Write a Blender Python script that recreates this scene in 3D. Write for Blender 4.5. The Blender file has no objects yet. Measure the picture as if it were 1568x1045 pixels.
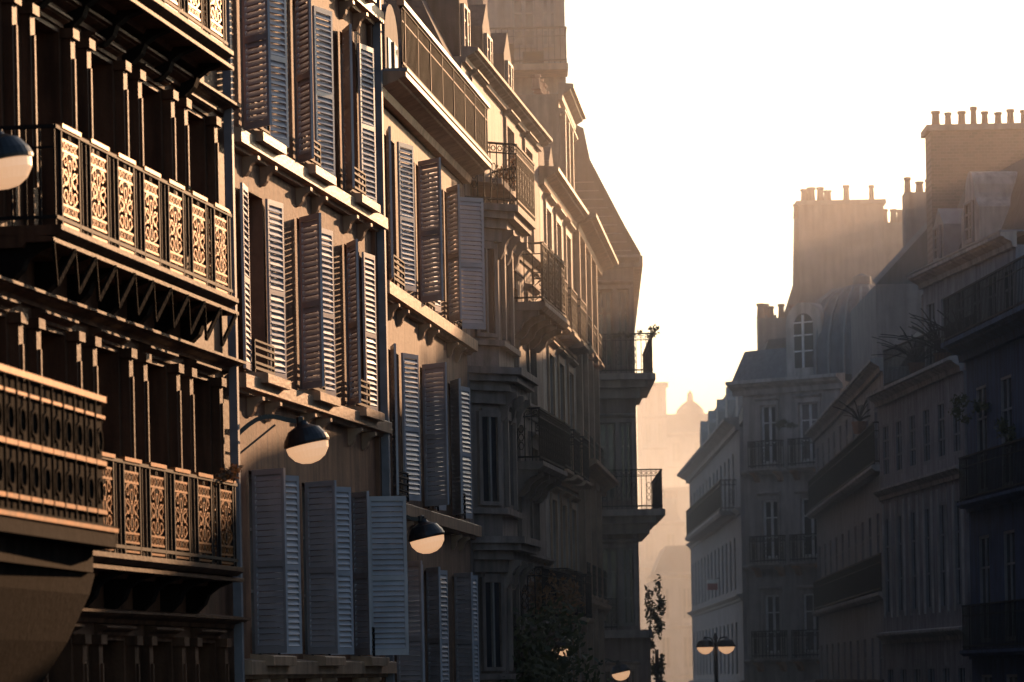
import bpy, math, random
from mathutils import Vector, Matrix
random.seed(7)
R=random.Random(11)
CZ=4.5
S=bpy.context.scene
# ------------------------------------------------------------ materials
def newmat(n):
    m=bpy.data.materials.new(n); m.use_nodes=True
    nt=m.node_tree; return m,nt,nt.nodes['Principled BSDF']
def stone(n,c,rough=.6,var=.35,stain=.4,bump=.15,blocks=False,sc=1.0,spec=.3):
    m,nt,p=newmat(n); N=nt.nodes; L=nt.links
    tc=N.new('ShaderNodeTexCoord')
    n1=N.new('ShaderNodeTexNoise'); n1.inputs['Scale'].default_value=2.2*sc; n1.inputs['Detail'].default_value=8
    n1.inputs['Roughness'].default_value=.65
    L.new(tc.outputs['Object'],n1.inputs['Vector'])
    mp=N.new('ShaderNodeMapping'); mp.inputs['Scale'].default_value=(3.5*sc,3.5*sc,.35*sc)
    L.new(tc.outputs['Object'],mp.inputs['Vector'])
    n2=N.new('ShaderNodeTexNoise'); n2.inputs['Scale'].default_value=1.6; n2.inputs['Detail'].default_value=6
    L.new(mp.outputs[0],n2.inputs['Vector'])
    r1=N.new('ShaderNodeValToRGB'); r1.color_ramp.elements[0].position=.3; r1.color_ramp.elements[1].position=.75
    a=1-var
    r1.color_ramp.elements[0].color=(c[0]*a,c[1]*a,c[2]*a,1); r1.color_ramp.elements[1].color=(c[0]*1.12,c[1]*1.1,c[2]*1.08,1)
    L.new(n1.outputs[0],r1.inputs[0])
    r2=N.new('ShaderNodeValToRGB'); r2.color_ramp.elements[0].position=.32; r2.color_ramp.elements[1].position=.6
    b=1-stain
    r2.color_ramp.elements[0].color=(b,b*.97,b*.94,1); r2.color_ramp.elements[1].color=(1,1,1,1)
    L.new(n2.outputs[0],r2.inputs[0])
    mx=N.new('ShaderNodeMixRGB'); mx.blend_type='MULTIPLY'; mx.inputs[0].default_value=1
    L.new(r1.outputs[0],mx.inputs[1]); L.new(r2.outputs[0],mx.inputs[2])
    L.new(mx.outputs[0],p.inputs['Base Color'])
    p.inputs['Roughness'].default_value=rough; p.inputs['Specular IOR Level'].default_value=spec
    n3=N.new('ShaderNodeTexNoise'); n3.inputs['Scale'].default_value=18*sc; n3.inputs['Detail'].default_value=5
    L.new(tc.outputs['Object'],n3.inputs['Vector'])
    bp=N.new('ShaderNodeBump'); bp.inputs['Strength'].default_value=bump*2; bp.inputs['Distance'].default_value=.02
    L.new(n3.outputs[0],bp.inputs['Height']); L.new(bp.outputs[0],p.inputs['Normal'])
    return m
def brick(n,c):
    m,nt,p=newmat(n); N=nt.nodes; L=nt.links
    tc=N.new('ShaderNodeTexCoord')
    mp=N.new('ShaderNodeMapping'); mp.inputs['Rotation'].default_value=(math.radians(90),0,0)
    L.new(tc.outputs['Object'],mp.inputs['Vector'])
    b=N.new('ShaderNodeTexBrick'); b.inputs['Scale'].default_value=3.2
    b.inputs['Color1'].default_value=(*c,1); b.inputs['Color2'].default_value=(c[0]*.6,c[1]*.6,c[2]*.62,1)
    b.inputs['Mortar'].default_value=(c[0]*1.3,c[1]*1.4,c[2]*1.5,1)
    L.new(mp.outputs[0],b.inputs['Vector']); 
    nz=N.new('ShaderNodeTexNoise'); nz.inputs['Scale'].default_value=1.3; nz.inputs['Detail'].default_value=6
    L.new(tc.outputs['Object'],nz.inputs['Vector'])
    mx=N.new('ShaderNodeMixRGB'); mx.blend_type='MULTIPLY'; mx.inputs[0].default_value=.6
    L.new(b.outputs[0],mx.inputs[1]); L.new(nz.outputs[0],mx.inputs[2]); L.new(mx.outputs[0],p.inputs['Base Color'])
    p.inputs['Roughness'].default_value=.85
    return m
def plain(n,c,rough=.5,metal=0,var=.25,sc=4,spec=None):
    m,nt,p=newmat(n); N=nt.nodes; L=nt.links
    tc=N.new('ShaderNodeTexCoord'); n1=N.new('ShaderNodeTexNoise'); n1.inputs['Scale'].default_value=sc; n1.inputs['Detail'].default_value=6
    L.new(tc.outputs['Object'],n1.inputs['Vector'])
    r=N.new('ShaderNodeValToRGB'); r.color_ramp.elements[0].position=.3; r.color_ramp.elements[1].position=.7
    a=1-var
    r.color_ramp.elements[0].color=(c[0]*a,c[1]*a,c[2]*a,1); r.color_ramp.elements[1].color=(min(1,c[0]*(1+var*.4)),min(1,c[1]*(1+var*.4)),min(1,c[2]*(1+var*.4)),1)
    L.new(n1.outputs[0],r.inputs[0]); L.new(r.outputs[0],p.inputs['Base Color'])
    p.inputs['Roughness'].default_value=rough; p.inputs['Metallic'].default_value=metal
    if spec is not None: p.inputs['Specular IOR Level'].default_value=spec
    return m
M={}
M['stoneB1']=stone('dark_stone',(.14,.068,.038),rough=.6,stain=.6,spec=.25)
M['stoneB0']=stone('near_black_stone',(.022,.017,.015),rough=.85,stain=.5,spec=.05)  # near-black stone with random darker streaks
M['stoneB2']=stone('ochre_render',(.30,.155,.095),rough=.7,stain=.55)
M['stoneB3']=stone('cream_render',(.30,.185,.13),rough=.65,stain=.5)
M['stoneB4']=stone('carved_stone',(.31,.245,.215),rough=.65,stain=.45)
M['stoneB5']=stone('pale_stone',(.42,.36,.32),rough=.6)
M['stoneB6']=stone('warm_stone',(.44,.30,.21),rough=.6)
M['trim']=stone('trim_stone',(.50,.33,.22),rough=.45,stain=.35,var=.25)
M['stoneR']=stone('grey_stone',(.36,.35,.38),rough=.85)
M['stoneRd']=stone('shade_blue_stone',(.07,.10,.19),rough=.85)  # blue of the shaded street side put into the wall colour
M['stoneRl']=stone('limestone',(.50,.47,.46),rough=.85)
M['stoneF']=stone('far_stone',(.46,.41,.38),rough=.9,sc=.5)
M['slate']=stone('slate',(.08,.08,.095),rough=.7,sc=2,spec=.12)
M['slateD']=stone('dome_slate',(.14,.15,.18),rough=.6,sc=2,spec=.2)
M['zinc']=plain('zinc',(.24,.24,.26),rough=.55,metal=.1,spec=.3)
M['shut']=plain('shutter_paint',(.46,.45,.48),rough=.34,var=.2,sc=3)
M['iron']=plain('wrought_iron',(.015,.014,.015),rough=.65,var=.3,spec=.2)
M['ironk']=plain('matt_black_iron',(.008,.007,.007),rough=.9,var=.3,spec=.05)
M['ironw']=plain('sun_orange_iron',(.34,.15,.05),rough=.42,var=.5,metal=.45,sc=9)  # orange of sunlight on the railings put into the iron colour
M['frame']=plain('window_frame_paint',(.26,.23,.21),rough=.6)
M['frameL']=plain('white_window_paint',(.75,.75,.76),rough=.5)
M['frameM']=plain('grey_window_paint',(.2,.2,.22),rough=.6)
M['glass']=plain('window_glass',(.025,.027,.032),rough=.06,var=.2)
M['glass2']=plain('window_glass_curtained',(.16,.15,.15),rough=.12,var=.6,sc=2)
M['glassD']=plain('dark_window_glass',(.02,.022,.03),rough=.12,var=.2,spec=.12)
M['brick']=brick('chimney_brick',(.20,.13,.11))
M['plaster']=stone('chimney_render',(.30,.245,.235),rough=.9)
M['terra']=plain('terracotta_pot',(.28,.14,.09),rough=.8)
M['soffit']=plain('lamp_enamel',(.02,.02,.022),rough=.35)
M['asphalt']=plain('asphalt',(.05,.05,.052),rough=.85,sc=12)
M['pave']=stone('pavement_stone',(.25,.24,.23),rough=.85)
M['paint']=plain('road_paint',(.75,.75,.72),rough=.6)
M['bark']=plain('bark',(.07,.05,.035),rough=.9)
def leafmat(n,c,c2):
    m,nt,p=newmat(n); N=nt.nodes; L=nt.links
    g=N.new('ShaderNodeNewGeometry'); r=N.new('ShaderNodeValToRGB')
    r.color_ramp.elements[0].color=(*c,1); r.color_ramp.elements[1].color=(*c2,1)
    L.new(g.outputs['Random Per Island'],r.inputs[0]); L.new(r.outputs[0],p.inputs['Base Color'])
    p.inputs['Roughness'].default_value=.6
    tr=N.new('ShaderNodeBsdfTranslucent'); L.new(r.outputs[0],tr.inputs[0])
    mx=N.new('ShaderNodeMixShader'); mx.inputs[0].default_value=.35
    L.new(p.outputs[0],mx.inputs[1]); L.new(tr.outputs[0],mx.inputs[2]); L.new(mx.outputs[0],N['Material Output'].inputs[0])
    return m
M['leaf']=leafmat('foliage',(.04,.05,.02),(.10,.10,.04))
M['leafr']=leafmat('russet_foliage',(.08,.05,.02),(.3,.14,.06))
mg,nt,p=newmat('sunglow_lamp_glass'); p.inputs['Base Color'].default_value=(.85,.72,.55,1); p.inputs['Roughness'].default_value=.35
p.inputs['Emission Color'].default_value=(1,.55,.29,1); p.inputs['Emission Strength'].default_value=.7  # emission stands in for sunlight glowing through the bowls
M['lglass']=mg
M['red']=plain('sign_red',(.35,.06,.06),rough=.5)
DEF={'walls':'stoneR','cornices':'trim','glazing':'glass','glazing_curtained':'glass2','window_frames':'frame','shutters':'shut',
 'railings':'iron','roof':'slate','zinc_flashing':'zinc','chimney_pots':'terra','chimney_stack':'plaster','brackets':'trim','body':'stoneR','ledges':'trim','dormers':'slate','railings_dark':'iron'}
# ------------------------------------------------------------ builder
class B:
    def __init__(s,name,p0,p1,mats={},rec=None):
        s.name=name; s.parts={}; s.mats=dict(DEF); s.mats.update(mats); s.rec=rec; s.fr(p0,p1)
    def fr(s,p0,p1):
        s.p0=Vector((p0[0],p0[1])); d=Vector((p1[0]-p0[0],p1[1]-p0[1])); s.L=d.length; s.d=d.normalized(); s.n=Vector((s.d.y,-s.d.x))
    def W(s,a,o,z): 
        q=s.p0+s.d*a+s.n*o; return Vector((q.x,q.y,z+CZ))
    def add(s,part,vs,fs):
        P=s.parts.setdefault(part,([],[])); k=len(P[0]); P[0].extend([tuple(v) for v in vs]); P[1].extend([tuple(i+k for i in f) for f in fs])
    def box(s,part,a0,a1,o0,o1,z0,z1):
        W=s.W
        s.add(part,[W(a0,o1,z0),W(a1,o1,z0),W(a1,o0,z0),W(a0,o0,z0),W(a0,o1,z1),W(a1,o1,z1),W(a1,o0,z1),W(a0,o0,z1)],
          [(0,1,5,4),(1,2,6,5),(2,3,7,6),(3,0,4,7),(4,5,6,7),(3,2,1,0)])
    def obox(s,part,c,e,f,g):
        v=[c+e*i+f*j+g*k for k in(-1,1) for i,j in((-1,-1),(1,-1),(1,1),(-1,1))]
        s.add(part,v,[(0,3,2,1),(4,5,6,7),(0,1,5,4),(1,2,6,5),(2,3,7,6),(3,0,4,7)])
    def beam(s,part,a,b,w,h=None):
        a=s.W(*a); b=s.W(*b); h=h or w
        e=b-a; l=e.length
        if l<1e-5:return
        e/=l; up=Vector((0,0,1)) if abs(e.z)<.9 else Vector((s.n.x,s.n.y,0))
        f=e.cross(up).normalized(); g=f.cross(e)
        s.obox(part,(a+b)/2,e*(l/2),f*(w/2),g*(h/2))
    def poly(s,part,pts,w):
        for a,b in zip(pts,pts[1:]): s.beam(part,a,b,w)
    def exs(s,part,a0,a1,prof):
        n=len(prof); v=[s.W(a0,o,z) for o,z in prof]+[s.W(a1,o,z) for o,z in prof]
        s.add(part,v,[tuple(range(n))[::-1],tuple(range(n,2*n))]+[(i,(i+1)%n,n+(i+1)%n,n+i) for i in range(n)])
    def exo(s,part,o0,o1,prof):
        n=len(prof); v=[s.W(a,o0,z) for a,z in prof]+[s.W(a,o1,z) for a,z in prof]
        s.add(part,v,[tuple(range(n)),tuple(range(n,2*n))[::-1]]+[(i,n+i,n+(i+1)%n,(i+1)%n) for i in range(n)])
    def prism(s,part,pl,z0,z1):
        n=len(pl); v=[s.W(a,o,z0) for a,o in pl]+[s.W(a,o,z1) for a,o in pl]
        s.add(part,v,[tuple(range(n))[::-1],tuple(range(n,2*n))]+[(i,(i+1)%n,n+(i+1)%n,n+i) for i in range(n)])
    def lathe(s,part,a,o,prof,k=14):
        v=[];f=[]
        c=s.W(a,o,0)
        for r,z in prof:
            for i in range(k):
                t=2*math.pi*i/k; v.append((c.x+r*math.cos(t),c.y+r*math.sin(t),z+CZ))
        for j in range(len(prof)-1):
            for i in range(k):
                f.append((j*k+i,j*k+(i+1)%k,(j+1)*k+(i+1)%k,(j+1)*k+i))
        f.append(tuple(range(k))[::-1]); f.append(tuple(range((len(prof)-1)*k,len(prof)*k)))
        s.add(part,v,f)
    def cornice(s,a0,a1,z,pr=.3,h=.3,part='cornices',o=0):
        s.exs(part,a0,a1,[(o+.0,z-h),(o+pr*.25,z-h),(o+pr*.3,z-h*.65),(o+pr*.75,z-h*.4),(o+pr*.78,z-h*.3),(o+pr,z-h*.25),(o+pr,z-h*.02),(o+pr*.9,z),(o,z+.03)])
    def ledge(s,a0,a1,z,pr,h,part='ledges'):
        s.exs(part,a0,a1,[(0,z-h-.05),(pr*.45,z-h-.05),(pr*.5,z-h),(pr,z-h),(pr,z-.01),(pr*.95,z),(0,z+.03)])
    def window(s,c,w,zb,zt,o=-.26,trans=True,sur=0):
        g='glazing' if R.random()<.6 else 'glazing_curtained'
        s.box(g,c-w/2,c+w/2,o-.03,o,zb,zt)
        f='window_frames'; t=.055
        s.box(f,c-w/2,c-w/2+t,o+.002,o+.05,zb,zt); s.box(f,c+w/2-t,c+w/2,o+.002,o+.05,zb,zt)
        s.box(f,c-w/2+t,c+w/2-t,o+.002,o+.05,zt-t,zt); s.box(f,c-w/2+t,c+w/2-t,o+.002,o+.05,zb,zb+t*1.6)
        s.box(f,c-.045,c+.045,o+.002,o+(.06 if not s.rec else .03),zb+t*1.6,zt-t)
        h=zt-zb
        for k in (.36,.7) if trans else ():
            s.box(f,c-w/2+t,c-.045,o+.002,o+.035,zb+h*k-.02,zb+h*k+.02); s.box(f,c+.045,c+w/2-t,o+.002,o+.035,zb+h*k-.02,zb+h*k+.02)
        if sur:
            s.box('cornices',c-w/2-sur,c-w/2-.002,0.003,.05,zb,zt+sur); s.box('cornices',c+w/2+.002,c+w/2+sur,.003,.05,zb,zt+sur)
            s.box('cornices',c-w/2-.002,c+w/2+.002,.003,.05,zt+.002,zt+sur)
            s.cornice(c-w/2-sur-.05,c+w/2+sur+.05,zt+sur+.14,.16,.14)
    def floor(s,a0,a1,z0,z1,wins,zb,zt,t=.45,sur=0,part='walls',trans=True):
        s.box(part,a0,a1,-t,0,z0,zb); s.box(part,a0,a1,-t,0,zt,z1)
        x=a0
        for c,w in wins:
            s.box(part,x,c-w/2,-t,0,zb,zt); x=c+w/2
            s.window(c,w,zb,zt,sur=sur,trans=trans,o=s.rec if s.rec else -t*.6)
        s.box(part,x,a1,-t,0,zb,zt)
    def body(s,a0,a1,z0,z1,t=.45,dep=9):
        s.box('body',a0,a1,-dep,-t-.004,z0,z1)
    def bracket(s,c,w,pr,z,h,part='brackets',o=0):
        s.exs(part,c-w/2,c+w/2,[(o,z),(o+pr,z),(o+pr,z-h*.18),(o+pr*.72,z-h*.3),(o+pr*.5,z-h*.5),(o+pr*.42,z-h*.75),(o+pr*.2,z-h),(o,z-h)])
    def shutter(s,hs,sg,phi,z0,z1,w=.55,o=.05,pitch=.072):
        ph=math.radians(phi+R.uniform(-3,3))
        e2=s.d*(sg*math.cos(ph))+s.n*math.sin(ph); e=Vector((e2.x,e2.y,0)); f=Vector((-e.y,e.x,0)); g=Vector((0,0,1))
        h=s.W(hs,o,0); h.z=0
        P='shutters'
        def bx(u0,u1,za,zb,th=.017):
            c=h+e*((u0+u1)/2)+g*((za+zb)/2+CZ); s.obox(P,c,e*((u1-u0)/2),f*th,g*((zb-za)/2))
        st=.05
        bx(0,st,z0,z1); bx(w-st,w,z0,z1); bx(st,w-st,z0,z0+.09); bx(st,w-st,z1-.07,z1)
        zm=z0+(z1-z0)*.47; bx(st,w-st,zm,zm+.07)
        for za,zb in ((z0+.09,zm),(zm+.07,z1-.07)):
            n=int((zb-za)/pitch); pt=(zb-za)/n
            sd=1 if f.y<0 else -1
            if phi<25: sd=1 if f.dot(Vector((s.n.x,s.n.y,0)))>0 else -1
            for i in range(n):
                c=h+e*(w/2)+g*(za+pt*(i+.5)+CZ)
                k=.5+R.uniform(-.06,.06); q=math.sqrt(1-k*k)
                a=f*sd*k-g*q; b=f*sd*q+g*k
                s.obox(P,c,e*(w/2-st),a*(pt*.52),b*.005)
    def rail(s,P,Q,z0,h,style='bars',part='railings',top=.05):
        (a0,o0),(a1,o1)=P,Q; l=math.hypot(a1-a0,o1-o0)
        if l<.05: return
        def pt(u,z): k=u/l; return (a0+(a1-a0)*k,o0+(o1-o0)*k,z)
        s.beam(part if style!='ornate' else 'railings_dark',pt(0,z0+h),pt(l,z0+h),top*.9,top*.7)
        s.beam(part if style!='ornate' else 'railings_dark',pt(0,z0+.08),pt(l,z0+.08),.035)
        if style=='plain':
            for k in (.35,.6,.82): s.beam(part,pt(0,z0+h*k),pt(l,z0+h*k),.03)
            n=max(1,int(l/.6))
            for i in range(n+1): s.beam(part,pt(l*i/n,z0),pt(l*i/n,z0+h),.03)
        elif style=='simple':
            n=max(2,int(l/.13))
            for i in range(n+1): s.beam(part,pt(l*i/n,z0),pt(l*i/n,z0+h),.016)
            s.beam(part,pt(0,z0+h-.2),pt(l,z0+h-.2),.02)
        elif style=='bars':
            n=max(2,int(l/.125))
            for i in range(n+1): s.beam(part,pt(l*i/n,z0),pt(l*i/n,z0+h),.018)
            s.beam(part,pt(0,z0+h-.16),pt(l,z0+h-.16),.025)
            for i in range(n):
                u=l*(i+.5)/n; r=.045; zc=z0+h-.085
                pts=[pt(u+r*math.cos(t*math.pi/3),zc+r*math.sin(t*math.pi/3)) for t in range(7)]
                s.poly(part,pts,.012)
                if i%3==1:
                    zc=z0+h*.45; 
                    for dz in (-.16,0,.16):
                        s.poly(part,[pt(u+.05*math.cos(t*math.pi/3),zc+dz+.075*math.sin(t*math.pi/3)) for t in range(7)],.014)
        elif style=='ornate':
            n=max(1,round(l/1.08)); pw=l/n
            for i in range(n):
                gap=.21 if n>1 else .02
                u0=i*pw+gap; u1=(i+1)*pw-gap; uc=(u0+u1)/2; hw=(u1-u0)/2
                for u in (u0,u1): s.beam('railings_dark',pt(u,z0),pt(u,z0+h+.04),.035)
                s.beam(part,pt(u0-.02,z0+h+.03),pt(u1+.02,z0+h+.03),.07,.04)
                for k in (.04,.14,.24,.79,.9): s.beam(part,pt(u0,z0+h*k),pt(u1,z0+h*k),.022)
                for sg in (-1,1):
                    for (cz,r) in ((.33,.075),(.515,.1),(.70,.075)):
                        pts=[]
                        for t in range(11):
                            th=t*math.pi*.2; rr=r*(1-t*.05)
                            pts.append(pt(uc+sg*(hw*.5)+sg*rr*math.cos(th),z0+h*cz+rr*math.sin(th)))
                        s.poly(part,pts,.017)
                    pts=[pt(uc+sg*hw*(.1+.85*abs(math.sin(t*math.pi/5))),z0+h*(.24+.55*t/10)) for t in range(11)]
                    s.poly(part,pts,.014)
                    s.beam('railings_dark',pt(uc+sg*.03,z0+.1*h),pt(uc+sg*.03,z0+h),.014)
                for t in range(5):
                    u=u0+(t+.5)*2*hw/5
                    for kk in (.845,.19):
                        s.poly(part,[pt(u+.045*math.cos(q*math.pi/3),z0+h*kk+.045*math.sin(q*math.pi/3)) for q in range(7)],.014)
                for k in (.35,.5,.65):
                    s.poly(part,[pt(uc+.06*math.cos(q*math.pi/3),z0+h*k+.07*math.sin(q*math.pi/3)) for q in range(7)],.016)
                if i:
                    u=i*pw; s.beam('railings_dark',pt(u-.08,z0),pt(u-.08,z0+h),.014); s.beam('railings_dark',pt(u+.08,z0),pt(u+.08,z0+h),.014)
    def balcony(s,a0,a1,pr,z,h=1.0,style='bars',slab=.16,br=None,part='cornices',bh=.45,o=0):
        s.exs(part,a0,a1,[(o,z-slab),(o+pr-.08,z-slab),(o+pr,z-slab*.5),(o+pr,z),(o,z)])
        if br:
            n=max(2,int((a1-a0)/br)+1)
            for i in range(n):
                s.bracket(a0+.15+(a1-a0-.3)*i/(n-1),.16,pr*.8,z-slab-.002,bh,o=o)
        q=o+pr-.07
        s.rail((a0+.05,q),(a1-.05,q),z,h,style); s.rail((a0+.05,o),(a0+.05,q),z,h,style if style!='ornate' else 'simple','railings_dark' if style=='ornate' else 'railings'); s.rail((a1-.05,o),(a1-.05,q),z,h,style)
    def pots(s,a0,a1,o,z,n,h=.45,r=.11):
        for i in range(n):
            a=a0+(a1-a0)*(i+.5+R.uniform(-.12,.12))/n; hh=h*R.uniform(.7,1.15); rr=r*R.uniform(.8,1.15)
            s.lathe('chimney_pots',a,o,[(rr*1.1,z),(rr*.95,z+hh*.15),(rr*.8,z+hh*.8),(rr*1.05,z+hh*.85),(rr*1.05,z+hh)],10)
    def done(s):
        e=bpy.data.objects.new(s.name,None); S.collection.objects.link(e)
        c=s.W(s.L/2,0,-CZ); e.location=c
        for p,(v,f) in s.parts.items():
            me=bpy.data.meshes.new(p); me.from_pydata([(a-c.x,b-c.y,z) for a,b,z in v],[],f); me.materials.append(M[s.mats.get(p,'stoneR')])
            me.update()
            ob=bpy.data.objects.new(p,me); S.collection.objects.link(ob); ob.parent=e
        return e
def foliage(name,blobs,mat,size,trunk=None):
    e=bpy.data.objects.new(name,None); S.collection.objects.link(e)
    v=[];f=[]
    for (c,r,n) in blobs:
        c=Vector(c)
        cl=[Vector((R.gauss(0,.45)*r[0],R.gauss(0,.45)*r[1],R.gauss(0,.45)*r[2])) for _ in range(max(4,n//35))]
        for _ in range(n):
            p=c+R.choice(cl)+Vector((R.gauss(0,.16)*r[0],R.gauss(0,.16)*r[1],R.gauss(0,.16)*r[2]))
            a=Vector((R.gauss(0,1),R.gauss(0,1),R.gauss(0,1))).normalized(); b=a.orthogonal().normalized(); sz=size*R.uniform(.5,1.2)
            k=len(v); v+= [p-a*sz,p+b*sz*.5,p+a*sz,p-b*sz*.5]; f.append((k,k+1,k+2,k+3))
    me=bpy.data.meshes.new('leaves'); me.from_pydata([tuple(q) for q in v],[],f); me.materials.append(M[mat])
    ob=bpy.data.objects.new('leaves',me); S.collection.objects.link(ob); ob.parent=e
    if trunk:
        b=B('x',(0,0),(1,0)); 
        for (p,q,w) in trunk:
            P=Vector(p);Q=Vector(q)
            ee=Q-P; l=ee.length; ee/=l; ff=ee.orthogonal().normalized(); gg=ee.cross(ff)
            vs=[];k=8
            for (cc,rr) in ((P,w),((P+Q)/2,w*.82),(Q,w*.6)):
                for i in range(k):
                    t=2*math.pi*i/k; vs.append(cc+ff*rr*math.cos(t)+gg*rr*math.sin(t))
            fs=[(j*k+i,j*k+(i+1)%k,(j+1)*k+(i+1)%k,(j+1)*k+i) for j in range(2) for i in range(k)]
            b.add('t',vs,fs)
        me=bpy.data.meshes.new('trunk'); me.from_pydata(b.parts['t'][0],[],b.parts['t'][1]); me.materials.append(M['bark'])
        ob=bpy.data.objects.new('trunk',me); S.collection.objects.link(ob); ob.parent=e
G=-CZ
# ============================================================ LEFT SIDE
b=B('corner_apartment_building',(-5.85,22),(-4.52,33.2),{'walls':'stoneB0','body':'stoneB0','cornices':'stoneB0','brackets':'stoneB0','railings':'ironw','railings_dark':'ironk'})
b.floor(0,b.L,G,9,[(2,1.2),(5,1.2),(8.5,1.2)],1.5,3.8); b.body(0,b.L,G,9)
a1=b.L; pr=1.28
b.prism('cornices',[(6,0),(a1-.0,0),(a1-.02,pr-.4),(a1-.2,pr-.1),(a1-.6,pr),(6,pr)],1.18,1.36)
b.prism('cornices',[(6,0),(a1-.05,0),(a1-.15,pr-.5),(a1-.4,pr-.25),(6,pr-.15)],.98,1.178)
b.exs('cornices',7,a1-.12,[(0,.978),(pr-.3,.978),(pr-.35,.8),(pr-.55,.4),(.4,-.1),(.2,-.7),(0,-.9)])
q=a1-.12
for zz,w in ((2.42,.05),(2.27,.026),(1.88,.04),(1.47,.035)):
    b.poly('railings',[(6,pr-.06,zz),(q-.6,pr-.06,zz),(q-.18,pr-.17,zz),(q,pr-.42,zz),(q,0,zz)],w)
for z0,z1 in ((1.36,1.83),(1.9,2.25),(2.28,2.39)):
    b.prism('railings_dark',[(6,pr-.08),(q-.6,pr-.08),(q-.2,pr-.19),(q-.03,pr-.43),(q-.03,.1),(q-.06,.1),(q-.06,pr-.44),(q-.22,pr-.22),(q-.62,pr-.11),(6,pr-.11)],z0,z1)  # solid dark sheet added so gaps between rails read as shade
for i in range(12):
    a=6+(q-.6-6)*i/12; b.beam('railings_dark',(a,pr-.05,1.36),(a,pr-.05,2.4),.022)
    for dz in (1.65,2.07): b.poly('railings_dark',[(a+.25+.1*math.cos(t*math.pi/4),pr-.07,dz+.1*math.sin(t*math.pi/4)) for t in range(9)],.016)
b.beam('railings',(6,pr+.012,1.32),(a1-.6,pr+.012,1.32),.02,.035)  # orange strip painted as the sunlit edge of the slab
b.done()

# B1 ornate balconies
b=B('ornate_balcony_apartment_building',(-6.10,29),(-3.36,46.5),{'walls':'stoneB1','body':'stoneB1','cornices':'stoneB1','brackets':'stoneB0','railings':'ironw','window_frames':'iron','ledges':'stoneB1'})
wins=[(1.3+2.12*i,1.15) for i in range(8)]
for k,zb in enumerate((7.3,4.45,1.35,-1.75)):
    b.floor(0,b.L,zb-.0,zb+(3.1 if k==2 or k==3 else 2.85) if k else zb+3.6,wins,zb+.12,zb+2.25,t=.55)
    for c,w in wins:
        for sg in (-1,1):
            cc=c+sg*(w/2+.17); b.box('walls',cc-.08,cc+.08,.002,.1,zb+.12,zb+2.2)
            b.box('cornices',cc-.12,cc+.12,.002,.14,zb+2.2,zb+2.3)
            b.beam('walls',(cc,.11,zb+.5),(cc,.11,zb+2.0),.05,.03)
        b.cornice(c-w/2-.05,c+w/2+.05,zb+2.4,.14,.1)
    b.cornice(0,b.L,zb+2.56,.22,.13)
E=15.55
for z in (7.3,4.45,1.35):
    b.balcony(8.0,E,.64,z,.95,'ornate',slab=.10,br=1.1,bh=.42)
    b.ledge(8.0,E+.35,z-.11,.56,.05)
    n=10
    if z==4.45:
        for i in range(n):
            c=8.3+(E-8.6)*i/(n-1); d_=(E-8.6)/(n-1)/2
            b.beam('brackets',(c-d_,.58,z-.18),(c,.5,z-.55),.03,.05); b.beam('brackets',(c+d_,.58,z-.18),(c,.5,z-.55),.03,.05)
b.box('body',0,b.L,-9,-.56,G,11)
b.floor(0,b.L,G,-1.75,[(1.5+3*i,1.8) for i in range(5)],G+.1,-2.4,t=.55)
b.beam('zinc_flashing',(b.L-.15,.1,G),(b.L-.15,.1,12),.1)
b.done()

# B2 shuttered
b=B('shuttered_apartment_building',(-3.345,46.6),(-1.87,56.0),{'walls':'stoneB2','body':'stoneB2','brackets':'trim'})
wins=[(1.45,1.1),(4.6,1.1),(7.75,1.1)]
led=[9.7,6.7,3.72,.23]
ang={9.7:[(40,20),(50,15),(30,10)],6.7:[(48,22),(30,14),(20,8)],3.72:[(5,6),(40,12),(26,6)],.23:[(60,25),(60,30),(35,70)]}
for i,z in enumerate(led):
    top=[13.2,9.7,6.7,3.72][i]
    b.floor(0,b.L,z,top,wins,z+.12,z+2.42,t=.4)
    b.ledge(0,b.L,z+.06,.2,.17)
    for j,(c,w) in enumerate(wins):
        b.ledge(c-w/2-.12,c+w/2+.12,z+.12,.3,.12)
        for sg in(-1,1): b.bracket(c+sg*.5,.12,.2,z-.165,.24)
        pn,pf=ang[z][j]
        b.shutter(c-w/2,-1,pn,z+.15,z+2.42); b.shutter(c+w/2,1,pf,z+.15,z+2.42)
        b.rail((c-w/2,.1),(c+w/2,.1),z+.12,.42,'plain',top=.035)
b.box('walls',b.L-.3,b.L-.02,.002,.06,G,13)
b.floor(0,b.L,G,.23,[(1.8,2.2),(4.9,2.2),(8,1.8)],G+.1,-1.2,t=.4)
b.body(0,b.L,G,13.2,t=.4)
b.beam('zinc_flashing',(b.L-.12,.12,G),(b.L-.12,.12,13),.11)
b.done()

# B3
b=B('mansard_apartment_building',(-1.865,56.05),(-.67,66.4),{'walls':'stoneB3','body':'stoneB3'})
wins=[(1.6,1.1),(5.0,1.1),(8.4,1.1)]
ang={5.8:[(10,14),(45,10),(30,50)],2.6:[(12,16),(48,12),(20,8)],-.6:[(50,20),(30,10),(40,20)]}
for z,top in ((5.8,8.55),(2.6,5.8),(-.6,2.6)):
    b.floor(0,b.L,z,top,wins,z+.12,z+2.35,t=.4)
    b.ledge(0,b.L,z+.06,.2,.19)
    for j,(c,w) in enumerate(wins):
        pn,pf=ang[z][j]
        b.shutter(c-w/2,-1,pn,z+.15,z+2.38); b.shutter(c+w/2,1,pf,z+.15,z+2.38)
        for sg in(-1,1): b.bracket(c+sg*.5,.12,.18,z-.182,.24)
        b.rail((c-w/2,.1),(c+w/2,.1),z+.12,.42,'plain',top=.035)
b.floor(0,b.L,G,-.6,[(2,2.2),(5.2,2.2),(8.4,2.2)],G+.1,-1.6,t=.4)
b.body(0,b.L,G,8.9,t=.4)
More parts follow.
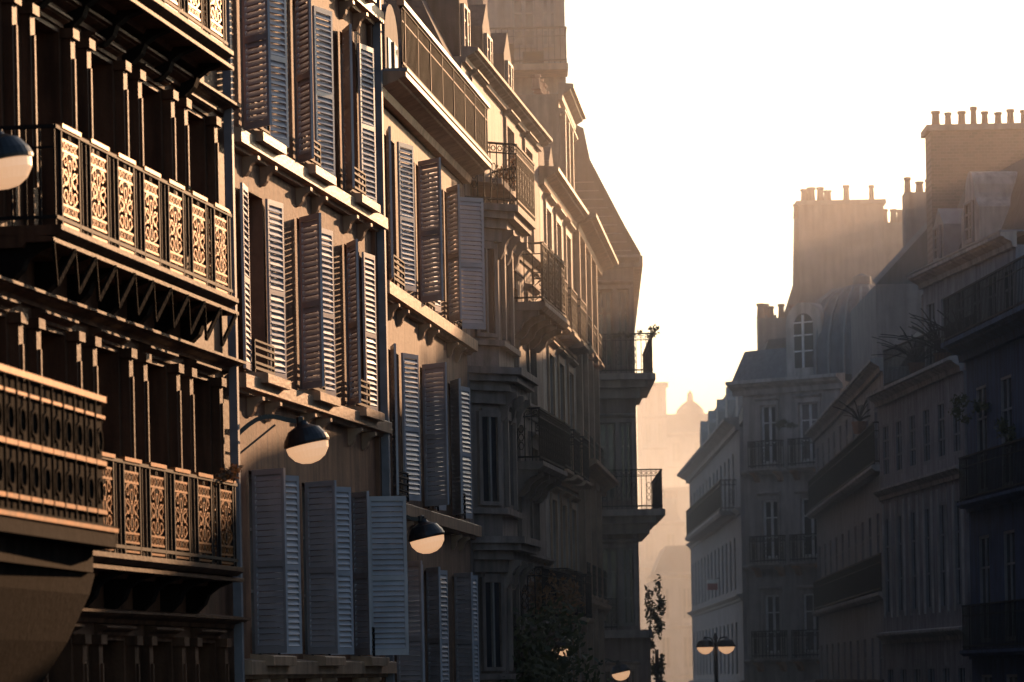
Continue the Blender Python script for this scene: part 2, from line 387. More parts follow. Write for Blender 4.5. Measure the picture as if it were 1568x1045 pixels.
b.cornice(0,b.L,8.9,.5,.32)
b.box('zinc_flashing',0,b.L,-.4,.52,8.905,8.95)
b.rail((.05,.44),(b.L-.05,.44),8.95,.9,'simple')
b.beam('ledges',(.0,.44,9.9),(b.L,.44,9.9),.11,.07)
b.rail((b.L-.05,-.4),(b.L-.05,.44),8.95,.9,'simple')
for i in range(8): b.beam('railings',(.3+i*1.38,.44,8.95),(.3+i*1.38,.44,9.86),.04)
b.exs('roof',0,b.L,[(-.85,8.95),(-1.15,11.6),(-2,12.0),(-9,12.6),(-9,8.95)])
for c in (1.9,5.2,8.5):
    arc=[(c-.75,8.96),(c+.75,8.96),(c+.75,10.2)]+[(c+.75*math.cos(t*math.pi/10),10.2+.6*math.sin(t*math.pi/10)) for t in range(1,10)]+[(c-.75,10.2)]
    b.exo('dormers',-2.2,-.45,arc)
    b.box('glazing',c-.5,c+.5,-.448,-.43,9.1,10.2); b.box('window_frames',c-.04,c+.04,-.428,-.4,9.1,10.2)
b.done()

# B4 bay-window building
b=B('bay_window_apartment_building',(-.665,66.45),(.75,78),{'walls':'stoneB4','body':'stoneB4','cornices':'stoneB4','brackets':'stoneB4'})
wins=[(6.6,1.1),(9.6,1.1)]
for z,top in ((8.3,10.8),(5.3,8.3),(2.4,5.3),(-.6,2.4)):
    b.floor(0,b.L,z,top,([(1.8,1.2)] if z>8 else [])+wins,z+.15,z+2.15,t=.4,sur=.14)
    b.cornice(4.2,b.L,z+.02,.2,.22)
b.floor(0,b.L,G,-.6,[(2,2),(5.5,2),(9,2)],G+.1,-1.5)
b.body(0,b.L,G,10.8,t=.4)
b.cornice(0,b.L,10.95,.3,.25)
b.exs('roof',0,b.L,[(-.3,10.96),(-1.3,13.2),(-7,14),(-9,10.96)])
for c in (2,5.2,8.4): b.exo('dormers',-1.6,-.2,[(c-.6,10.97),(c+.6,10.97),(c+.6,12.1),(c,12.6),(c-.6,12.1)]); b.window(c,.8,11.1,12.0,o=-.19)
b.pots(6,8.5,-2.5,13.3,6,.6,.13); b.box('chimney_stack',10.3,11,-4,-.9,10.9,13.9); b.pots(10.35,10.9,-1.2,13.9,1); b.pots(10.35,10.9,-1.7,13.9,1)
def bay(o,x=0): return [(.5-x,0),(1.1-x*.6,o+x),(3.3+x*.6,o+x),(3.9+x,0)]
b.prism('walls',bay(.42),-1.2,7.6)
for z in (8.3,5.45,2.5,-.4):
    b.prism('cornices',bay(.42,.42),z-.12,z)
    b.prism('cornices',bay(.42,.34),z-.24,z-.122); b.prism('cornices',bay(.42,.2),z-.4,z-.242)
    b.prism('cornices',bay(.42,.1),z-.62,z-.402)
    b.prism('cornices',bay(.42,.12),z+.4,z+.5)
    for a in (1.2,2.2,3.2): b.bracket(a,.18,.3,z-.402,.5,o=.42)
pl=bay(.42,.4)
for a,c in zip(pl,pl[1:]): b.rail(a,c,8.3,1.05,'bars')
b.balcony(5.9,10.2,.72,7.1,1.1,'ornate',br=.9)
b.balcony(5.9,10.2,.62,4.1,1.0,'bars',br=.9)
b.balcony(5.9,10.8,.62,1.1,1.0,'bars',br=.9)
w0=b.W(.5,0,0); w1=b.W(1.1,.42,0); w2=b.W(3.3,.42,0)
b.fr((w0.x,w0.y),(w1.x,w1.y)); l=b.L
for z in (5.45,2.5,-.4):
    b.box('glazing',l*.25,l*.8,.004,.02,z+.62,z+2.1)
    for u0,u1,za,zb in ((.14,.25,.55,2.2),(.8,.92,.55,2.2),(.25,.8,2.1,2.25),(.25,.8,.55,.62),(.5,.56,.62,2.1)):
        b.box('window_frames' if u1-u0<.08 else 'cornices',l*u0,l*u1,.006,.07,z+za,z+zb)
b.fr((w1.x,w1.y),(w2.x,w2.y))
for z in (5.45,2.5,-.4):
    b.box('glazing',.6,1.6,.004,.02,z+.62,z+2.1)
    for u0,u1,za,zb in ((.45,.6,.55,2.2),(1.6,1.75,.55,2.2),(.6,1.6,2.1,2.25)): b.box('cornices',u0,u1,.006,.08,z+za,z+zb)
b.fr((-.665,66.45),(.75,78))
b.done()

# B5
b=B('stone_apartment_building',(.755,78.05),(1.55,86.0),{'walls':'stoneB5','body':'stoneB5'})
wins=[(1.6,1.1),(4.0,1.1),(6.4,1.1)]
for z,top in ((7.3,10.2),(4.3,7.3),(1.3,4.3),(-1.7,1.3)):
    b.floor(0,b.L,z,top,wins,z+.15,z+2.4,t=.4,sur=.12)
    b.cornice(0,b.L,z+.02,.2,.2)
    for c,w in wins: b.balcony(c-.8,c+.8,.4,z,.95,'bars',slab=.12)
b.body(0,b.L,G,10.2,t=.4); b.box('walls',0,b.L,-.4,0,G,-1.7)
b.cornice(0,b.L,10.4,.4,.35)
b.exs('roof',0,b.L,[(-.2,10.41),(-.9,12.0),(-7,12.4),(-8.9,10.41)])
for i in range(3): b.exo('dormers',-1.6,-.3,[(1+2.4*i,10.42),(2.2+2.4*i,10.42),(2.2+2.4*i,11.3),(1.6+2.4*i,11.7),(1+2.4*i,11.3)])
b.pots(.3,2,-2.6,12.1,5)
b.done()
b=B('rooftop_penthouse',(-.35,92),(1.58,92),{'walls':'stoneB5','body':'stoneB5'})
b.box('walls',0,b.L,-6,0,9,17.2)
b.exo('roof',-6.2,.25,[(-.3,17.2),(b.L+.1,17.2),(b.L-.35,18.1),(-.3,19.2)])
b.window(.95,.55,15.1,16.3,o=.01); b.window(1.55,.35,15.1,16.3,o=.01)
b.box('cornices',-.05,b.L+.04,.002,1.2,14.4,14.55)
b.rail((0,1.15),(b.L,1.15),14.55,.85,'simple'); b.rail((b.L,0),(b.L,1.15),14.55,.85,'simple')
b.box('railings',.3,.7,.6,.75,14.57,15.1); b.box('railings',.9,1.4,.7,.8,14.57,14.9)
b.done()

# B6
b=B('pilastered_apartment_building',(1.555,86.05),(2.32,96.0),{'walls':'stoneB6','body':'stoneB5'})
wins=[(1.4,1.1),(3.7,1.1),(6.0,1.1),(8.4,1.1)]
for z,top in ((7.6,10.2),(4.8,7.6),(1.8,4.8),(-1.2,1.8)):
    b.floor(0,b.L,z,top,wins,z+.15,z+2.2,t=.4)
    for c,w in wins:
        b.balcony(c-.65,c+.65,.2,z+.1,.7,'bars',slab=.1)
        b.box('walls',c-1.02-.12,c-1.02+.12,.002,.14,z,top-.1)
for z,pr in ((10.4,.55),(4.9,.45),(1.8,.2)): b.cornice(-.1,b.L+.1,z,pr,.38)
b.body(0,b.L,G,10.2,t=.4); b.box('walls',0,b.L,-.4,0,G,-1.2)
b.box('walls',0,4.6,-3.0,-.25,10.42,13.1); 
for c in (1,2.4,3.8): b.window(c,.8,10.9,12.5,o=-.24); b.box('cornices',c-.75,c-.6,-.248,-.12,10.45,12.8)
b.cornice(-.15,4.8,13.3,.35,.35,o=-.25); b.cornice(-.1,4.7,12.75,.15,.15,o=-.25)
b.exs('roof',4.6,b.L,[(-.1,10.42),(-.6,12.2),(-6,13),(-8,10.42)])
b.pots(.5,4,-.8,13.33,6)
b.done()

# B7 corner
b=B('corner_balcony_building',(1.6,98),(3.3,98),{'walls':'stoneB4','body':'stoneB4','cornices':'stoneB5'})
for z,top in ((7.7,10.55),(4.3,7.7),(1.1,4.3),(-2,1.1)):
    b.floor(0,b.L,z,top,[(.95,.42),(1.42,.3)],z+.2,z+2.2,t=.3,sur=.06,trans=True)
b.box('walls',0,b.L,-.3,0,G,-2)
b.prism('body',[(0,-.304),(1.7,-.304),(2.3,-26),(-3,-26)],G,10.55)
b.cornice(-.1,b.L+.15,10.75,.35,.3)
b.prism('cornices',[(1.7,-.0),(1.95,.0),(2.5,-26),(2.3,-26)],10.5,10.75)
b.exo('roof',-7,.2,[(.1,10.77),(1.9,10.77),(1.5,11.5),(.65,13.2),(.5,14.0),(.1,14.2)])
for i in range(9): b.box('zinc_flashing',.2,1.66-.115*i*1.0,.203,.215,10.85+i*.22,10.87+i*.22)
for z,e in ((7.7,.5),(4.25,.68),):
    b.prism('cornices',[(-.1,0),(-.1,.7),(1.7+e-.12,.7),(1.7+e,.5),(1.7+e,-6),(1.7,-6),(1.7,0)],z-.16,z)
    b.prism('cornices',[(-.1,0),(-.1,.5),(1.7+e-.25,.5),(1.7+e-.2,.3),(1.7+e-.2,-6),(1.7,-6),(1.7,0)],z-.34,z-.162)
    b.prism('cornices',[(-.1,0),(-.1,.25),(1.7+e-.4,.25),(1.7+e-.4,-6),(1.7,-6),(1.7,0)],z-.6,z-.342)
    b.rail((-.1,.62),(1.7+e-.1,.62),z,1.0,'bars'); b.rail((1.7+e-.08,.55),(1.7+e-.08,-6),z,1.0,'bars')
b.prism('cornices',[(-.1,0),(-.1,.25),(1.9,.25),(2.0,.1),(2.0,-6),(1.7,-6)],1.0,1.2)
b.rail((.4,.18),(1.1,.18),1.2,.8,'bars'); b.box('cornices',-.1,1.9,0.002,.2,-2.1,-1.95)
b.box('walls',1.7,1.95,-6,-.05,G,.998)
b.done()
# ============================================================ FAR CENTRE
def fardoms(name,x0,x1,D,top,fh,wp,extra=None,mats={'walls':'stoneF','body':'stoneF','cornices':'stoneF','roof':'slateD','window_frames':'stoneF'}):
    b=B(name,(x0,D),(x1,D),mats)
    z=top-fh; L=b.L; n=max(1,int(L/wp))
    wins=[(L*(i+.5)/n,wp*.42) for i in range(n)]
    while z>-CZ-fh:
        b.floor(0,L,z,z+fh,wins,z+fh*.15,z+fh*.8,t=.5,trans=False); b.cornice(0,L,z+.1,.3,.3); z-=fh
    b.body(0,L,G,top,t=.5,dep=14); b.cornice(-.2,L+.2,top+.3,.6,.5)
    if extra: extra(b)
    b.done(); return b
def ex1(b):
    L=b.L
    b.exo('roof',-14,-.2,[(0,25.3),(L,25.3),(L-1.4,27.3),(1.2,27.3)])
    b.lathe('roof',L*.56,-4,[(1.6,27.2),(1.4,28.0),(.8,28.6),(.35,28.9),(.3,29.6),(.05,30)],12)
fardoms('hazy_domed_building',14.0,23.5,400,25,3.2,2.0,ex1)
def ex2(b): 
    b.exo('roof',-10,-.2,[(0,11.3),(b.L,11.3),(b.L-.8,13),(.8,13)]); b.pots(2,3,-2,13,4,.6,.2)
fardoms('hazy_apartment_building',9.4,12.6,280,11,3.1,1.5,ex2)
fardoms('hazy_tower_block',13.0,15.4,370,28.0,3.0,1.2)
fardoms('hazy_apartment_building',12.0,15.5,300,14.5,3.1,1.6,None)
def ex3(b): b.exo('roof',-10,-.2,[(0,6.3),(b.L,6.3),(b.L-.8,8),(.8,8)])
fardoms('hazy_apartment_building',8.8,12.8,235,6,3.0,1.3,ex3)
# ============================================================ RIGHT SIDE
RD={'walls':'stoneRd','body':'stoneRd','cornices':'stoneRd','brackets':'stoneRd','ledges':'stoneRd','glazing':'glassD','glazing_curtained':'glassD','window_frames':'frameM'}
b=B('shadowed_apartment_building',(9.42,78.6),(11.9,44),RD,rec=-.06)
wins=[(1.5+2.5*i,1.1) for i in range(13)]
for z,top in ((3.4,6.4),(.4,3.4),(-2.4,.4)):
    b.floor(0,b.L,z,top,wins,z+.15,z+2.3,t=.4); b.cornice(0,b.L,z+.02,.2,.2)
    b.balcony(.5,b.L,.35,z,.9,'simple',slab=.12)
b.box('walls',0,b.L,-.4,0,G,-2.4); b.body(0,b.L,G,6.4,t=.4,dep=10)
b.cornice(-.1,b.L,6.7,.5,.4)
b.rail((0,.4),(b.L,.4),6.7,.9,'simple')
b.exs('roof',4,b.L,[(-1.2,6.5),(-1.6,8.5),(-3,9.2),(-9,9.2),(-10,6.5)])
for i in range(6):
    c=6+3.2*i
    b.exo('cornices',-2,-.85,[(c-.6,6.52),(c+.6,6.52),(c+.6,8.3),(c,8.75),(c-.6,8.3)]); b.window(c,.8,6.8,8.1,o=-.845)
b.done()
RG={'walls':'stoneR','body':'stoneR','cornices':'stoneRl','brackets':'stoneR','window_frames':'frameM','ledges':'stoneRl','glazing':'glassD','glazing_curtained':'glassD'}
b=B('long_window_apartment_building',(8.72,90),(9.46,79.4),RG,rec=-.05)
L=b.L; wins=[(L*(i+.5)/6,.85) for i in range(6)]
b.floor(0,L,4.25,6.2,wins,4.5,5.75,t=.35); b.floor(0,L,.6,4.25,wins,1.3,3.6,t=.35); b.floor(0,L,-2.6,.6,wins,-2.2,.1,t=.35)
for c,w in wins:
    for sg in(-1,1): b.box('cornices',c+sg*(w/2+.08)-.05,c+sg*(w/2+.08)+.05,.002,.04,1.25,3.9)
b.box('walls',0,L,-.35,0,G,-2.6); b.body(0,L,G,6.2,t=.35,dep=9)
b.cornice(-.1,L,6.5,.3,.3); b.cornice(0,L,4.25,.2,.25); b.cornice(0,L,.9,.2,.25)
b.fr((9.6,88),(10.62,79.6)); L=b.L
wins=[(L*(i+.5)/6,.85) for i in range(6)]
b.floor(0,L,6.52,8.8,wins,6.9,8.4,t=.35); b.body(0,L,6.52,8.8,t=.35,dep=8)
b.cornice(-.1,L+.1,9.05,.35,.3); b.box('zinc_flashing',-.1,L+.1,-.3,.36,9.06,9.1)
b.exs('roof',0,L,[(-.2,9.1),(-1.0,11.0),(-6,11.4),(-8,9.1)])
for c in (5.2,):
    arc=[(c-.8,9.1),(c+.8,9.1),(c+.8,9.9),(c+.45,10.15)]+[(c+.4*math.cos(t*math.pi/8),10.25+.5*math.sin(t*math.pi/8)) for t in range(0,9)]+[(c-.45,10.15),(c-.8,9.9)]
    b.exo('cornices',-1.6,.15,arc); b.window(c,.7,9.2,10.1,o=.16)
for c in (1.6,):
    b.exo('zinc_flashing',-1.6,.0,[(c-.5,9.1),(c+.5,9.1),(c+.5,10),(c,10.4),(c-.5,10)]); b.window(c,.6,9.2,10,o=.01)
b.rail((-.2,.9),(L,.9),6.5,.85,'simple')
b.done()
b=B('receding_apartment_building',(9.45,118),(8.9,90.6),RG,rec=-.05)
L=b.L; wins=[(1.5+2.6*i,1.0) for i in range(10)]
for z,top in ((4.9,7.2),(1.9,4.9),(-1.1,1.9)):
    b.floor(0,L,z,top,wins,z+.15,z+2.0,t=.35)
b.balcony(0,L-.1,.3,4.9,1.0,'simple',slab=.15); b.balcony(0,L-.1,.2,1.9,.9,'simple'); b.balcony(0,L-.1,.2,-1.1,.9,'simple')
b.box('walls',0,L,-.35,0,G,-1.1); b.body(0,L,G,7.2,t=.35,dep=8)
b.cornice(0,L,7.4,.3,.3); b.exs('roof',0,L,[(-.4,7.2),(-1.6,8.8),(-6,9.3),(-8,7.2)])
b.done()
b=B('steep_slate_roof_house',(10.45,108),(15.45,108),{'walls':'plaster','body':'plaster'})
b.exo('roof',-8,0,[(0,10.9),(6,10.9),(6,15),(2.4,13.4)]); b.box('walls',0,6,-8,0,G,10.9)
b.exo('zinc_flashing',.0,.12,[(0,10.9),(2.4,13.4),(2.4,13.6),(-.1,11.0)])
b.box('chimney_stack',1.1,2.6,-3,-2.2,12,13.75); b.pots(1.1,2.6,-2.6,13.75,5,.42,.11)
b.done()
b=B('brick_chimney_stack',(10.62,95),(15,95),{'chimney_stack':'brick','cornices':'plaster'})
b.box('chimney_stack',0,b.L,-1.2,0,G,13.35); b.box('cornices',-.1,b.L,-1.3,.1,13.35,13.5); b.pots(.05,b.L,-.5,13.5,14,.5,.1)
b.box('chimney_stack',-.18,0,-1.2,.0,G,9.4)
b.done()
b=B('rendered_chimney_stack',(9.86,128),(12.7,128),{'cornices':'plaster'})
b.box('chimney_stack',0,b.L,-1,0,G,15.6); b.box('cornices',-.08,b.L+.08,-1.1,.08,15.6,15.75); b.pots(.1,b.L*.4,-.4,15.75,4,.5,.13); b.pots(b.L*.55,b.L*.6,-.4,15.75,1,.6,.11); b.pots(b.L*.85,b.L*.9,-.4,15.75,1,.6,.11)
b.exo('chimney_stack',-.6,-.1,[(-.75,G),(0,G),(0,15.2),(-.12,15.2),(-.2,13),(-.6,11.8),(-.75,11.8)])
b.pots(-.2,.12,-.3,15.2,1,.5,.13)
b.exs('chimney_stack',b.L+.0,b.L+1.0,[(-1,G),(-.2,G),(-.2,15),(-1,15)]); b.pots(b.L,b.L+1,-.6,15,4,.5,.11)
b.box('chimney_stack',-1.35,-.78,-1,-.3,G,12.0); b.pots(-1.35,-1.0,-.6,12,1,.45,.12)
b.done()
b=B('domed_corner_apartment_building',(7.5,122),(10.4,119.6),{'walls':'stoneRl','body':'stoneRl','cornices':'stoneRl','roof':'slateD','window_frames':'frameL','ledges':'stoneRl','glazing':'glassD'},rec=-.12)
b.prism('body',[(0,-.41),(3.7,-.41),(3.7,-9),(-1,-9),(-1.2,-3)],G,9.1)
L=b.L
wins=[(1.0,.6),(2.55,.75)]
for z,top in ((6.4,9.1),(3.4,6.4),(.4,3.4),(-2.6,.4)):
    b.floor(0,L,z,top,wins,z+.25,z+2.1,t=.4,sur=.1)
    b.cornice(-.05,L,z+.05,.18,.2)
    for c,w in wins: b.balcony(c-.6,c+.6,.45,z+.1,.85,'bars',slab=.12,br=.8,bh=.3)
b.box('walls',0,L,-.4,0,G,-2.6)
b.cornice(-.3,L+.2,9.3,.5,.45)
c0=(3.3,-2.0)
prof=[(2.0,9.3),(2.02,9.9),(1.95,10.6),(1.75,11.2),(1.4,11.75),(.9,12.1),(.3,12.25),(.28,12.5),(.05,12.6)]
b.lathe('roof',c0[0],c0[1],prof,24)
for i in range(24):
    t=2*math.pi*(i+.5)/24; c=b.W(c0[0],c0[1],0)
    pts=[]
    for r,z in prof[:6]:
        pts.append(Vector((c.x+(r+.02)*math.cos(t),c.y+(r+.02)*math.sin(t),z+CZ)))
    for p_,q_ in zip(pts,pts[1:]):
        e=q_-p_; l=e.length; e/=l; f=e.orthogonal().normalized(); g=e.cross(f); b.obox('zinc_flashing',(p_+q_)/2,e*(l/2),f*.03,g*.03)
cd=2.35
arc=[(cd-.68,9.32),(cd+.68,9.32),(cd+.68,11.0)]+[(cd+.68*math.cos(t*math.pi/10),11.0+.66*math.sin(t*math.pi/10)) for t in range(1,10)]+[(cd-.68,11.0)]
b.exo('cornices',-1.6,-.1,arc)
arc2=[(cd-.36,9.6),(cd+.36,9.6),(cd+.36,10.95)]+[(cd+.36*math.cos(t*math.pi/8),10.95+.36*math.sin(t*math.pi/8)) for t in range(1,8)]+[(cd-.36,10.95)]
b.exo('glazing',-.099,-.09,arc2); b.box('window_frames',cd-.035,cd+.035,-.088,-.04,9.6,11.25)
for z in (10.1,10.6,11.0): b.box('window_frames',cd-.36,cd+.36,-.086,-.05,z,z+.04)
b.exs('roof',-.9,1.5,[(-.6,9.3),(-1.4,10.4),(-5,10.8),(-8,9.3)])
b.pots(-.3,.8,-3,10.7,4,.5,.12)
b.done()
b=B('striped_facade_apartment_building',(7.45,158),(7.5,124),RG,rec=-.06)
L=b.L; wins=[(1.5+2.4*i,1.0) for i in range(13)]
for z,top in ((5.4,8.0),(2.6,5.4),(-.2,2.6),(-3,-.2)):
    b.floor(0,L,z,top,wins,z+.15,z+2.0,t=.35); b.cornice(0,L,z,.2,.2)
b.box('walls',0,L,-.35,0,G,-3); b.body(0,L,G,8.0,t=.35,dep=8)
b.balcony(8,L-2,.6,5.4,1.0,'bars'); b.cornice(0,L,8.3,.5,.4)
b.exs('roof',0,L,[(-.2,8.3),(-1.0,10.8),(-6,11.3),(-8,8.3)])
for i in range(5): 
    c=4+6*i; b.exo('cornices',-2,-.3,[(c-.6,8.3),(c+.6,8.3),(c+.6,9.7),(c,10.2),(c-.6,9.7)])
b.box('chimney_stack',30,30.8,-2.6,-.9,9,11.8)
for j in range(5): b.pots(30.1,30.7,-1.0-.35*j,11.8,1,.5,.12)
b.done()
b=B('projecting_shop_sign',(7.0,137.4),(7.5,137.4),{'board':'red','white_band':'paint','bracket_arm':'iron'})
b.box('board',.05,.42,0,.08,3.05,3.28); b.box('white_band',.05,.42,0,.08,3.285,3.42); b.box('bracket_arm',.4,.75,.02,.06,3.44,3.48); b.done()
# ============================================================ ground
def quad(name,pts,z,mat,h=None):
    v=[(x,y,z) for x,y in pts]; n=len(v); f=[tuple(range(n))]
    if h: v+=[(x,y,z-h) for x,y in pts]; f+=[(i,n+i,n+(i+1)%n,(i+1)%n) for i in range(n)]
    me=bpy.data.meshes.new(name); me.from_pydata(v,[],f); me.materials.append(M[mat]); o=bpy.data.objects.new(name,me); S.collection.objects.link(o)
quad('ground',[(-1500,-800),(1500,-800),(1500,2500),(-1500,2500)],0,'pave')
quad('road',[(-6,-40),(11,-40),(9.5,50),(7.5,80),(6.2,130),(6.2,220),(4.6,220),(4.4,110),(.5,66),(-3.5,30)],.004,'asphalt')
quad('pavement',[(-9,-40),(-6.0,-40),(-3.3,30),(.7,66),(4.5,110),(4.6,220),(3,220),(3,98),(-1,66),(-5,30)],.13,'pave',.13)
quad('pavement',[(11,-40),(15,-40),(11,50),(9.5,78),(8.2,110),(7.5,220),(6.3,220),(6.3,130),(7.6,80),(9.6,50)],.13,'pave',.13)
for i in range(16):
    y=5+i*7; x=3+.6*math.sin(i*.3)+i*.12
    quad('road_marking',[(x,y),(x+.12,y),(x+.17,y+3),(x+.05,y+3)],.008,'paint')
# ============================================================ lamps
def lamp(wall,head,r=.27,name='wall_street_lamp'):
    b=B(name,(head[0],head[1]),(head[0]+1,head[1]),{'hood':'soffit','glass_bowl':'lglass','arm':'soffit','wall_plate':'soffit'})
    b.L=0
    wx=wall[0]-head[0]; wo=-(wall[1]-head[1])
    z=head[2]
    A=(wx,wo,wall[2]);C=(-r*.9,0,z+r*1.15)
    pts=[]
    for t in range(9):
        k=t/8; pts.append((A[0]*(1-k)+C[0]*k,A[1]*(1-k),A[2]*(1-k)+C[2]*k+.12*math.sin(k*math.pi)))
    pts.append((0,0,z+r*1.0)); b.poly('arm',pts,.055)
    b.beam('arm',(A[0],A[1],A[2]-.25),(A[0]*.45,A[1]*.5,A[2]+.12),.025)
    b.obox('wall_plate',b.W(A[0],A[1],A[2]-.08),Vector((.03,0,0)),Vector((0,.07,0)),Vector((0,0,.28)))
    th=math.radians(-12)
    def tl(part,prof,k=28):
        v=[];f=[]; c=b.W(0,0,z)
        for rr,zz in prof:
            for i in range(k):
                t=2*math.pi*i/k; x=rr*math.cos(t); y=rr*math.sin(t); q=zz-z
                v.append((c.x+x*math.cos(th)+q*math.sin(th),c.y+y,c.z-x*math.sin(th)+q*math.cos(th)))
        for j in range(len(prof)-1):
            for i in range(k): f.append((j*k+i,j*k+(i+1)%k,(j+1)*k+(i+1)%k,(j+1)*k+i))
        f.append(tuple(range(k))[::-1]); f.append(tuple(range((len(prof)-1)*k,len(prof)*k))); b.add(part,v,f)
    tl('hood',[(r*1.04,z-.0),(r*1.06,z+.03),(r*.98,z+r*.35),(r*.72,z+r*.72),(r*.3,z+r*.92),(r*.18,z+r*1.1),(.02,z+r*1.14)])
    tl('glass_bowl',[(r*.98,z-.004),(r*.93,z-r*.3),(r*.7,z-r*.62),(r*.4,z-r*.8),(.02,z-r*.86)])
    b.lathe('hood',-r*.3,0,[(.05,z+r*.9),(.05,z+r*1.25),(.02,z+r*1.3)],10)
    b.done()
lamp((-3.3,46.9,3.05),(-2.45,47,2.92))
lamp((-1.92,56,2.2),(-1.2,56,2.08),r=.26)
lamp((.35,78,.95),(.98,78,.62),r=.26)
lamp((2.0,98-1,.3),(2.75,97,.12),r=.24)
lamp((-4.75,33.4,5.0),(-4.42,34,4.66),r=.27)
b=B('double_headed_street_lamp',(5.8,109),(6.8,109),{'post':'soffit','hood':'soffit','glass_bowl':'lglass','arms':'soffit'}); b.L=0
b.lathe('post',0,0,[(.16,G),(.14,G+.8),(.08,G+1.0),(.055,.5),(.04,1.0),(.07,1.05),(.02,1.2)],12)
for sg in(-1,1):
    b.poly('arms',[(0,0,.75),(sg*.12,0,1.05),(sg*.27,0,1.08),(sg*.3,0,1.0)],.035)
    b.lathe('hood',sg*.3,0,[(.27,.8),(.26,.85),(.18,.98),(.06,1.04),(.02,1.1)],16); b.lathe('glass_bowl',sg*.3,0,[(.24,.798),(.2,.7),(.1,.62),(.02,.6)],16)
b.done()
# ============================================================ vegetation
foliage('street_tree',[((.3,69,CZ+.2),(1.0,1.2,1.3),2600),((-.2,67.5,CZ-.9),(.9,.9,.9),900),((.75,71,CZ-.6),(.7,.8,1.1),900)],'leaf',.09,
  [((.35,69.3,0),(.3,69.1,2.8),.13),((.3,69.1,2.8),(-.2,68.5,4.2),.07),((.3,69.1,2.8),(.7,69.8,4.6),.07),((.3,69.1,2.8),(.2,69,5.2),.07)])
foliage('balcony_plants',[((.75,73,CZ+1.6),(.45,1.2,.5),900),((1.0,75,CZ+1.5),(.4,.9,.4),500)],'leafr',.06)
foliage('balcony_plants',[((.15,70.5,CZ+9.2),(.4,.8,.45),500)],'leafr',.05)
foliage('balcony_plants',[((3.72,97.6,CZ+8.75),(.22,.25,.2),220),((3.1,97.5,CZ+8.7),(.3,.15,.12),120)],'leaf',.05)
foliage('potted_plant',[((-3.55,42.6,CZ+5.5),(.2,.3,.16),160)],'leaf',.045)
foliage('potted_plant',[((-3.2,43.6,CZ+2.35),(.22,.5,.16),260)],'leafr',.04)
foliage('street_tree',[((3.75,100,CZ+1.5),(.22,.5,.9),500),((3.8,100,CZ+.2),(.2,.5,.6),300)],'leaf',.08,[((3.8,100,0),(3.78,100,5.2),.08)])
foliage('balcony_plants',[((9.35,76.8,CZ+5.2),(.35,.8,.3),380),((9.6,74,CZ+4.6),(.25,.8,.4),300)],'leaf',.05)
foliage('balcony_plants',[((8.55,118.8,CZ+7.7),(.35,.3,.25),260)],'leaf',.06)
def spiky(name,c,n,l):
    b=B(name,(c[0],c[1]),(c[0]+1,c[1]),{'stems':'iron','pot':'terra'}); b.L=0
    z=c[2]; b.lathe('pot',0,0,[(.14,z-.3),(.2,z)],10)
    for i in range(n):
        a=R.uniform(0,2*math.pi); k=l*R.uniform(.6,1.1); tilt=R.uniform(.3,1.1)
        pts=[]
        for t in range(7):
            u=t/6; rr=k*u*math.sin(tilt)*(1+.3*u); pts.append((rr*math.cos(a),rr*math.sin(a),z+k*u*math.cos(tilt)-.25*k*u*u))
        b.poly('stems',pts,.018)
    b.done()
spiky('spiky_planter',(9.2,86,6.9),26,1.1); spiky('spiky_planter',(9.5,83.5,6.9),30,1.3); spiky('spiky_planter',(9.7,81.5,6.9),30,1.3)
spiky('spiky_planter',(8.72,95,6.2),22,.8)
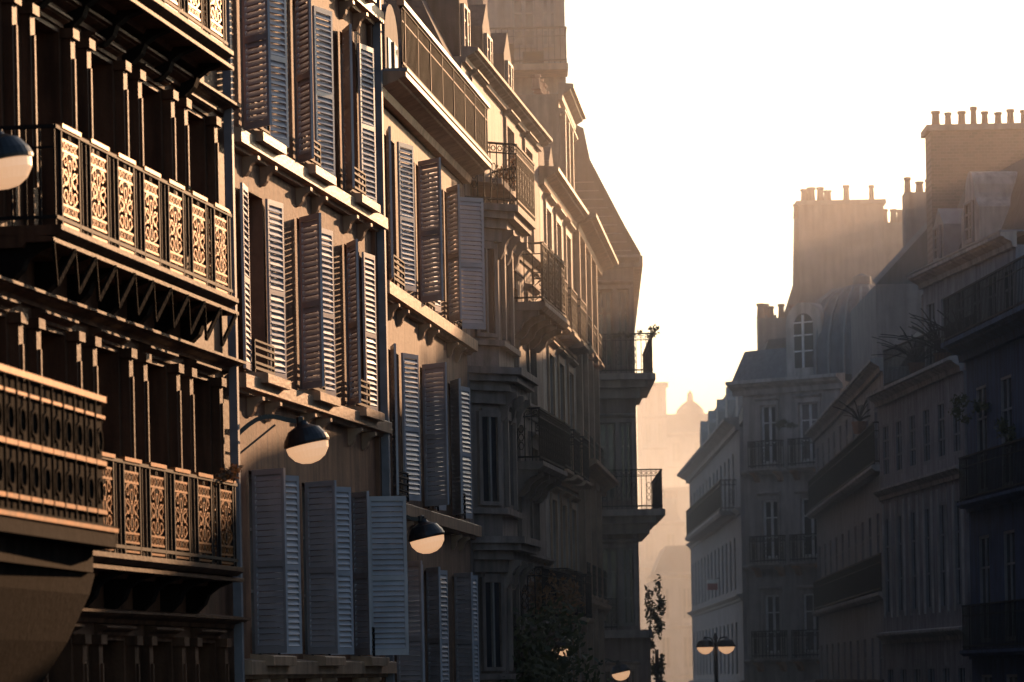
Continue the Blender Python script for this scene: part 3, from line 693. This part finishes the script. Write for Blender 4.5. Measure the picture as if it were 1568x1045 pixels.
# ============================================================ haze
def haze(name,x0,x1,y0,y1,z1,dens,g,col):
    me=bpy.data.meshes.new(name); v=[(x,y,z) for z in(-.5,z1) for x,y in((x0,y0),(x1,y0),(x1,y1),(x0,y1))]
    me.from_pydata(v,[],[(3,2,1,0),(4,5,6,7),(0,1,5,4),(1,2,6,5),(2,3,7,6),(3,0,4,7)])
    m=bpy.data.materials.new(name); m.use_nodes=True; nt=m.node_tree; nt.nodes.clear()
    o=nt.nodes.new('ShaderNodeOutputMaterial'); vs=nt.nodes.new('ShaderNodeVolumeScatter'); vs.inputs['Density'].default_value=dens; vs.inputs['Anisotropy'].default_value=g; vs.inputs['Color'].default_value=col
    nt.links.new(vs.outputs[0],o.inputs['Volume']); me.materials.append(m)
    ob=bpy.data.objects.new(name,me); S.collection.objects.link(ob)
haze('haze',-25,60,58,106,20,.0034,.6,(1,.96,.95,1))
haze('haze',-60,200,106.02,560,22,.0052,.7,(1,.97,.97,1))
# ============================================================ light, sky
EL,AZ=math.radians(13),math.radians(25)
w=bpy.data.worlds.new('World'); S.world=w; w.use_nodes=True; nt=w.node_tree
sky=nt.nodes.new('ShaderNodeTexSky'); sky.sky_type='NISHITA'; sky.sun_disc=False; sky.sun_elevation=EL; sky.sun_rotation=AZ
sky.dust_density=1.9; sky.air_density=1.0; sky.ozone_density=1.8
nt.links.new(sky.outputs[0],nt.nodes['Background'].inputs[0]); nt.nodes['Background'].inputs[1].default_value=.14
sd=bpy.data.lights.new('sun','SUN'); sd.energy=5; sd.angle=math.radians(.5); sd.color=(1,.55,.28)
so=bpy.data.objects.new('sun',sd); S.collection.objects.link(so)
v=Vector((math.sin(AZ)*math.cos(EL),math.cos(AZ)*math.cos(EL),math.sin(EL))); so.rotation_euler=v.to_track_quat('Z','Y').to_euler()
# ============================================================ camera
cd=bpy.data.cameras.new('camera'); cam=bpy.data.objects.new('camera',cd); S.collection.objects.link(cam)
cam.matrix_world=Matrix.Translation((0,0,CZ))@Matrix.Rotation(math.radians(90),4,'X')@Matrix.Rotation(math.radians(-1.15),4,'Z')
cd.lens=135; cd.sensor_width=36; cd.shift_y=518/1568; cd.clip_end=4000; cd.clip_start=.5
cd.dof.use_dof=True; cd.dof.focus_distance=60; cd.dof.aperture_fstop=3.2
S.camera=cam
S.view_settings.view_transform='Standard'; S.view_settings.look='None'; S.view_settings.exposure=0
